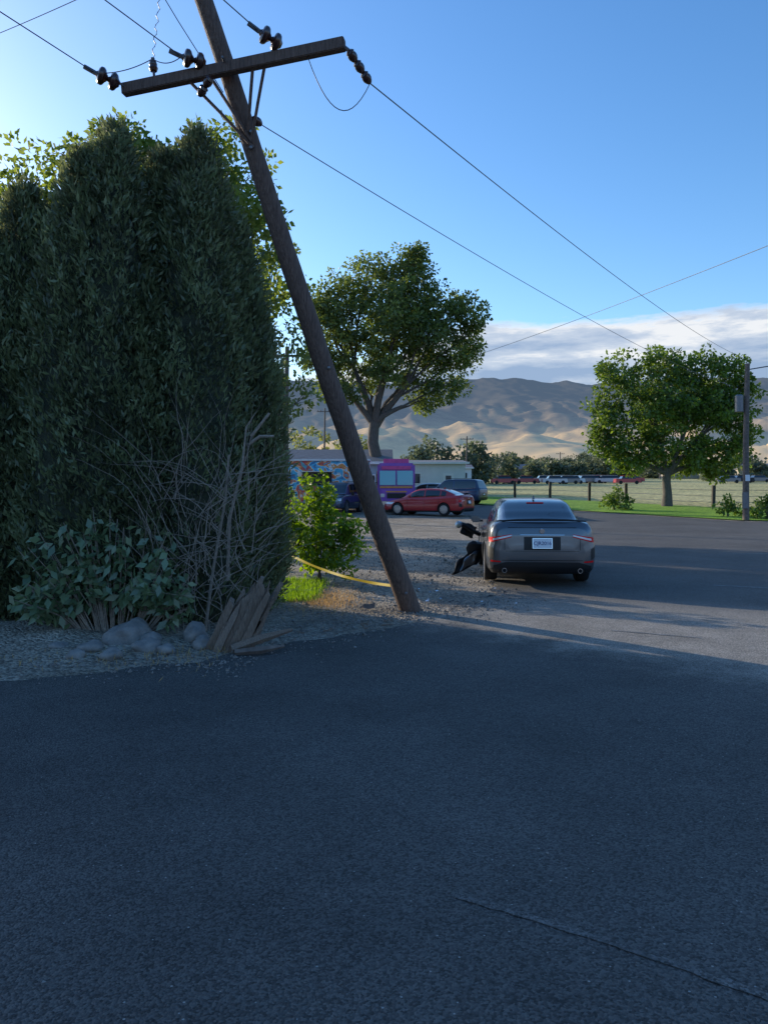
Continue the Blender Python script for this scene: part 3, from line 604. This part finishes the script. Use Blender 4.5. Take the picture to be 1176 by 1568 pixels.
tree('deciduous_tree',(-3.9,12.9,0),[(-1.3,0,6.4,1.1),(0,0,6.9,1.05),(1.1,.1,6.8,.95),(.4,.3,6.2,1.1),(-2.2,0,5.9,1.0),(1.75,0,5.9,.75),(1.95,0,5.0,.65),(-.6,.2,7.2,.7),(.7,.2,7.25,.6),(-3.0,0,5.3,.7)],(0,2.6),.14,'leaf_back',dens=42,lsize=.11,per=50,cr=(.2,.42))
tree('deciduous_tree',(-4.1,27,0),[(-.6,0,8.8,1.3),(.1,0,7.3,1.1),(-.9,0,6.4,1.3),(.9,0,6.2,.9),(1.3,0,4.9,.8),(-.2,0,5.2,1.0),(-1.8,0,9.5,1.3),(.3,0,9.9,.8)],(-.3,3.4),.2,'leaf_cot',dens=10,lsize=.17,per=42,cr=(.3,.6))
tree('deciduous_tree',(-8.5,33,0),[(-1.5,0,8.5,2),(1.5,0,8,2),(0,0,10,1.8),(0,0,6,2),(2.6,0,6,1.4),(-2.5,0,5.8,1.6)],(0,3),.3,'leaf_cot',dens=7,lsize=.34,per=36)
tree('deciduous_tree',(-14,36,0),[(-1.5,0,8.5,2.2),(1.5,0,8,2.2),(0,0,10,2),(0,0,5.6,2.3),(2.8,0,5.5,1.6)],(0,3),.3,'leaf_cot',dens=7,lsize=.34,per=36)
tree('deciduous_tree',(-13,29,0),[(-1.2,0,6.5,1.8),(1.3,0,6,1.8),(0,0,7.5,1.8),(0,0,4.6,2)],(0,2.5),.25,'leaf_cot',dens=7,lsize=.34,per=36)
for x,y,s in((14.2,47.5,1.0),(18.3,41,.75),(19.4,39,.95),(20.6,40,1.1)):
    tree('shrub',(x,y,gz(y)),[(-.5*s,0,.5*s,.5*s),(.3*s,0,.6*s,.6*s),(.8*s,0,.45*s,.45*s),(0,.1,1.1*s,.4*s)],(0,.3),.05,'leaf_map',dens=40,lsize=.16,per=30,cr=(.2,.35),twigs=1)
def mass(name,spec,m,ls):
    P_,D_,S2,V_=blobs(spec,3.2,ls,26,(.8,1.6)); return quads(name,leaves(P_,D_,S2,.7),V_,m)
sp=[]
random.seed(5)
def dt(px,top,w,d,):
    X=(px-588)/1178*d; zt=1.6+(752-top)/1178*d; r=w/2/1178*d; g=gz(d); h=zt-g; n=4
    for k in range(n): sp.append((X+random.uniform(-.4,.4)*r,d+random.uniform(-1,1)*r,g+h*(k+.6)/n-.1*h,r*(1-.35*k/n)*random.uniform(.7,1)))
for px,top,w in((655,668,40),(690,676,34),(720,678,40),(742,690,30),(786,688,30),(640,690,30),(705,690,40)): dt(px,top,w,140)
for px,top,w in((850,705,40),(880,710,40),(915,700,50),(960,712,40),(1160,705,40),(820,712,30),(770,716,30),(1100,712,40)): dt(px,top,w,175)
for k in range(56): dt(random.uniform(440,1220),random.uniform(698,718),random.uniform(20,55),random.uniform(180,500))
mass('distant_trees',sp,'leaf_dist',.75)
sp=[]
for px,top,w in((455,652,18),(478,640,16),(500,650,20),(520,660,22),(540,655,18),(558,665,18),(470,668,25)): dt(px,top,w,115)
mass('distant_poplars',sp,'leaf_yel',.5)
# ---------------------------------------------------------------- fence
b=B(); fpts=[(6.5,74.5),(9.1,70.8),(16.1,60.4),(21.6,50.5),(60,48)]
for a_,c_ in zip(fpts[:-1],fpts[1:]):
    L=math.dist(a_,c_); n=max(1,round(L/4.1))
    for k in range(n):
        t=k/n; x=a_[0]+(c_[0]-a_[0])*t; y=a_[1]+(c_[1]-a_[1])*t; b.box((x,y,gz(y)+.72),(.19,.19,1.5),'fencewood',Matrix.Rotation(random.uniform(-.03,.03),3,'Y'))
        t2=(k+1)/n; x2=a_[0]+(c_[0]-a_[0])*t2; y2=a_[1]+(c_[1]-a_[1])*t2
        for h in(.35,.75,1.15): b.tube([(x,y-.1,gz(y)+h),(x2,y2-.1,gz(y2)+h)],.016,'steel',5)
b.build('wooden_fence')
def upole(x,y,h,arm=1,extra=False):
    b=B(); b.tube([(0,0,-.2),(0,0,h*.5),(.08,0,h)],[.16,.14,.11],'graywood',12)
    if arm: b.box((.05,-.15,h-.5),(2.2,.09,.11),'graywood',bev=.01); [b._lathe((s,-.15,h-.44),Vector((0,0,1)),[(0,.02),(.05,.05),(.12,.05),(.15,.02)],'insul',8) for s in(-.95,-.5,.6,1.1)]
    if extra:
        b._lathe((-.33,0,h-2.4),Vector((0,0,1)),[(0,.18),(.02,.2),(.8,.2),(.86,.12)],'steel',16)
        b.tube([(.1,0,h-.3),(1.0,0,h-.15),(2.0,-.3,h-.1)],.03,'steel',6); b.box((2.2,-.35,h-.12),(.5,.18,.1),'steel',bev=.03)
        b.box((-.12,-.2,1.0),(.3,.06,.8),'steel',bev=.01); b.box((0,-.19,2.1),(.22,.02,.3),'plate')
    b.build('utility_pole',loc=(x,y,gz(y)))
upole(17.85,38,7.75,0,True); upole(-5.1,40,8.9)
for px,top,d in((714,668,130),(857,692,200),(497,625,110),(1010,700,220)):
    upole((px-588)/1178*d,d,1.6+(752-top)/1178*d-gz(d))
# ---------------------------------------------------------------- buildings
M['siding']=mat('white_siding',(.62,.64,.64),.6,var=.06,scale=2)
M['bluesiding']=mat('blue_siding',(.28,.36,.42),.6,var=.1,scale=2)
M['tan']=mat('tan_siding',(.36,.30,.23),.7,var=.1,scale=2)
M['brown']=mat('brown_siding',(.22,.17,.13),.7,var=.1,scale=2)
M['roofg']=mat('grey_roof',(.16,.16,.17),.8,var=.2,scale=4)
M['winglass']=mat('window_glass',(.03,.04,.05),.1)
def house(name,x,y,w,d,h,rise,wall,rot=0,trim='white'):
    b=B(); b.box((0,0,h/2),(w,d,h),wall)
    o=.35; b.add([(-w/2-o,-d/2-o,h),(w/2+o,-d/2-o,h),(w/2+o,d/2+o,h),(-w/2-o,d/2+o,h),(-w/2-o,0,h+rise),(w/2+o,0,h+rise)],[(0,1,5,4),(3,4,5,2),(0,4,3),(1,2,5),(0,3,2,1)],'roofg')
    b.box((0,-d/2-o,h-.05),(w+2*o,.05,.18),trim)
    n=max(2,int(w/2.4))
    for k in range(n):
        xx=-w/2+w*(k+.5)/n
        if k==n//2: b.box((xx,-d/2-.02,1.0),(.95,.06,2.0),trim); b.box((xx,-d/2-.06,1.5),(.5,.03,.6),'winglass')
        else: b.box((xx,-d/2-.02,1.55),(1.2,.07,1.0),trim); b.box((xx,-d/2-.06,1.55),(1.05,.03,.85),'winglass')
    b.build(name,loc=(x,y,gz(y)),rz=rot,smooth=0)
house('mobile_home',4.3,76,6.2,12,3.0,.45,'siding')
house('mobile_home',9.2,128,10,6,2.8,.6,'siding')
house('house',-4.2,58,9,7,2.9,1.1,'bluesiding')
house('house',-14,62,10,8,2.9,1.3,'tan')
for px,d,w,wl in((800,210,12,'tan'),(930,220,14,'bluesiding'),(1050,240,16,'tan'),(1165,190,11,'tan'),(880,250,14,'brown'),(1120,230,12,'bluesiding')):
    house('distant_house',(px-588)/1178*d,d,w,8,2.8,1.4,wl,random.uniform(-.3,.3),'tan')
b=B()
cols=['white','silver','navy','red','black','silver','silver','grey']
for k in range(36):
    d=random.uniform(135,165); px=random.uniform(768,985) if k<28 else random.uniform(1110,1230); X=(px-588)/1178*d; g=gz(d); c=random.choice(cols)
    for (z,dx,dz,m,tp) in((.62,4.5,.7,c,.97),(1.2,2.5,.5,'glass',.8),(1.47,1.9,.06,c,1)): b.box((X,d,g+z),(dx,1.8,dz),m,taper=tp,bev=.05 if dz>.1 else .02)
    for s in(-1.4,1.4): b._lathe((X+s,d-.92,g+.32),Vector((0,1,0)),[(0,.32),(.2,.32)],'tyre',10)
b.build('distant_parked_cars',smooth=30)
# food truck
M['purple']=mat('purple_paint',(.18,.06,.42),.4,col2=(.40,.10,.45),scale=1.2,coat=.3)
M['orange']=mat('orange_paint',(.7,.22,.05),.4,col2=(.8,.4,.08),scale=2)
M['pink']=mat('pink_sign',(.7,.08,.28),.4,var=.2,scale=3)
M['cyanp']=mat('windshield',(.12,.42,.48),.1,coat=.6)
m=mat('mural_paint',(.05,.25,.5),.5); nt=m.node_tree; N=nt.nodes; L=nt.links; tc=N.new('ShaderNodeTexCoord'); n1=N.new('ShaderNodeTexNoise'); n1.inputs['Scale'].default_value=1.3; n1.inputs['Detail'].default_value=3; n1.inputs['Distortion'].default_value=1.5
cr=N.new('ShaderNodeValToRGB'); cr.color_ramp.interpolation='CONSTANT'; cols_=[(0,(.05,.2,.4)),(.38,(.08,.45,.65)),(.46,(.75,.78,.75)),(.50,(.75,.3,.08)),(.56,(.55,.08,.08)),(.62,(.1,.4,.45)),(.7,(.7,.6,.2))]
while len(cr.color_ramp.elements)<len(cols_): cr.color_ramp.elements.new(.5)
for el_,(p_,c_) in zip(cr.color_ramp.elements,cols_): el_.position=p_; el_.color=(*c_,1)
L.new(tc.outputs['Object'],n1.inputs['Vector']); L.new(n1.outputs[0],cr.inputs[0]); L.new(cr.outputs[0],N['Principled BSDF'].inputs['Base Color']); M['mural']=m
b=B(); b.box((0,2.9,1.75),(2.2,5.6,2.3),'purple',bev=.12); b.box((0,-.15,.95),(2.0,.7,.75),'purple',bev=.1)
for s in(-1,1):
    b.box((s*.51,.06,2.02),(.93,.06,.85),'cyanp',Matrix.Rotation(rad(-5),3,'X'),bev=.02); b.box((s*.8,-.51,1.0),(.24,.05,.2),'clear',bev=.02)
    b.box((s*1.3,-.0,1.9),(.1,.08,.4),'black',bev=.02); b.tube([(s*1.1,.1,1.75),(s*1.3,0,1.75)],.02,'black',6)
    for yy in(.6,4.4): b._lathe((s*.85,yy,.42),Vector((s,0,0)),[(0,.42),(.25,.42),(.25,.25)],'tyre',20)
b.box((0,.07,1.48),(1.9,.07,.1),'orange'); b.box((0,-.51,.98),(1.1,.04,.3),'black',bev=.01); b.box((0,-.56,.56),(2.15,.14,.2),'chrome',bev=.03); b.box((0,.06,2.62),(1.7,.07,.2),'pink'); b.box((0,.5,3.02),(1.5,.1,.28),'pink',bev=.02)
b.box((-1.13,2.6,1.95),(.05,2.6,1.0),'orange'); b.box((-1.16,2.6,1.95),(.04,2.0,.7),'winglass'); b.box((0,-.515,1.22),(1.2,.03,.08),'orange')
b.build('food_truck',loc=(.72,45.0,gz(45)))
b=B(); b.box((0,0,1.75),(5.2,2.3,2.5),'mural',bev=.06); b.box((0,0,3.06),(5.3,2.4,.12),'white',bev=.02); b.box((-.6,-1.17,1.9),(1.8,.05,.8),'winglass'); b.box((-.6,-1.35,2.35),(1.9,.5,.05),'white'); b.box((1.7,-1.16,1.4),(.7,.04,1.7),'white')
for s in(-.5,.4): b._lathe((s,-1.2,.35),Vector((0,1,0)),[(0,.35),(.25,.35)],'tyre',18)
b.tube([(2.6,0,.5),(3.5,0,.45)],.05,'steel',6); b.build('food_trailer',loc=(-3.5,48.5,gz(48.5)))
# ---------------------------------------------------------------- camera
cam=bpy.data.cameras.new('camera'); co=bpy.data.objects.new('camera',cam); link(co); co.location=(0,0,1.6); co.rotation_euler=(rad(90),0,0)
cam.sensor_fit='VERTICAL'; cam.sensor_height=36; cam.lens=27.05; cam.shift_y=-.0204; cam.clip_end=20000; scene.camera=co
# ---------------------------------------------------------------- light + sky
az=rad(SUN_AZ); el=rad(SUN_EL); S=Vector((math.sin(az)*math.cos(el),math.cos(az)*math.cos(el),math.sin(el)))
sl=bpy.data.lights.new('sun','SUN'); sl.energy=5.0; sl.angle=rad(.5); sl.color=(1,.88,.70); so=bpy.data.objects.new('sun',sl); so.rotation_euler=(-S).to_track_quat('-Z','Y').to_euler(); link(so)
w=bpy.data.worlds.new('World'); scene.world=w; w.use_nodes=True; nt=w.node_tree; N=nt.nodes; L=nt.links; bg=N['Background']; out=N['World Output']
sky=N.new('ShaderNodeTexSky'); sky.sky_type='NISHITA'; sky.sun_disc=False; sky.sun_elevation=el; sky.sun_rotation=az; sky.air_density=1.0; sky.dust_density=.6; sky.ozone_density=2.5
hs=N.new('ShaderNodeHueSaturation'); hs.inputs['Hue'].default_value=.506; hs.inputs['Saturation'].default_value=1.24; hs.inputs['Value'].default_value=1.85; L.new(sky.outputs[0],hs.inputs['Color'])
L.new(hs.outputs[0],bg.inputs[0]); bg.inputs[1].default_value=.15
def mth(op,a,b_=None,clamp=False):
    n=N.new('ShaderNodeMath'); n.operation=op; n.use_clamp=clamp
    for i,v in enumerate((a,b_)):
        if v is None: continue
        if isinstance(v,(int,float)): n.inputs[i].default_value=v
        else: L.new(v,n.inputs[i])
    return n.outputs[0]
tc=N.new('ShaderNodeTexCoord'); sx=N.new('ShaderNodeSeparateXYZ'); L.new(tc.outputs['Generated'],sx.inputs[0])
mpg=N.new('ShaderNodeMapping'); mpg.inputs['Scale'].default_value=(5,5,26); L.new(tc.outputs['Generated'],mpg.inputs[0])
nz=N.new('ShaderNodeTexNoise'); nz.inputs['Scale'].default_value=1.6; nz.inputs['Detail'].default_value=6; nz.inputs['Roughness'].default_value=.6; L.new(mpg.outputs[0],nz.inputs['Vector'])
mr=N.new('ShaderNodeMapRange'); mr.inputs['From Min'].default_value=-.15; mr.inputs['From Max'].default_value=.12; mr.inputs['To Min'].default_value=.135; mr.inputs['To Max'].default_value=.214; L.new(sx.outputs[0],mr.inputs[0])
thr=mth('ADD',mr.outputs[0],mth('MULTIPLY',mth('SUBTRACT',nz.outputs[0],.5),.06))
depth=mth('SUBTRACT',thr,sx.outputs[2])
mask=mth('MULTIPLY',depth,90,True)
cr=N.new('ShaderNodeValToRGB'); cr.color_ramp.elements[0].position=0; cr.color_ramp.elements[0].color=(.95,.96,.98,1); cr.color_ramp.elements[1].position=1; cr.color_ramp.elements[1].color=(.33,.45,.66,1)
e2=cr.color_ramp.elements.new(.3); e2.color=(.62,.70,.83,1); L.new(mth('ADD',mth('MULTIPLY',depth,15),mth('MULTIPLY',mth('SUBTRACT',nz.outputs[0],.53),2.6),True),cr.inputs[0])
bg2=N.new('ShaderNodeBackground'); L.new(cr.outputs[0],bg2.inputs[0]); bg2.inputs[1].default_value=.95
mx=N.new('ShaderNodeMixShader'); L.new(mth('MULTIPLY',mask,.95),mx.inputs[0]); L.new(bg.outputs[0],mx.inputs[1]); L.new(bg2.outputs[0],mx.inputs[2]); L.new(mx.outputs[0],out.inputs[0])
scene.view_settings.view_transform='Standard'; scene.view_settings.look='None'; scene.view_settings.exposure=0
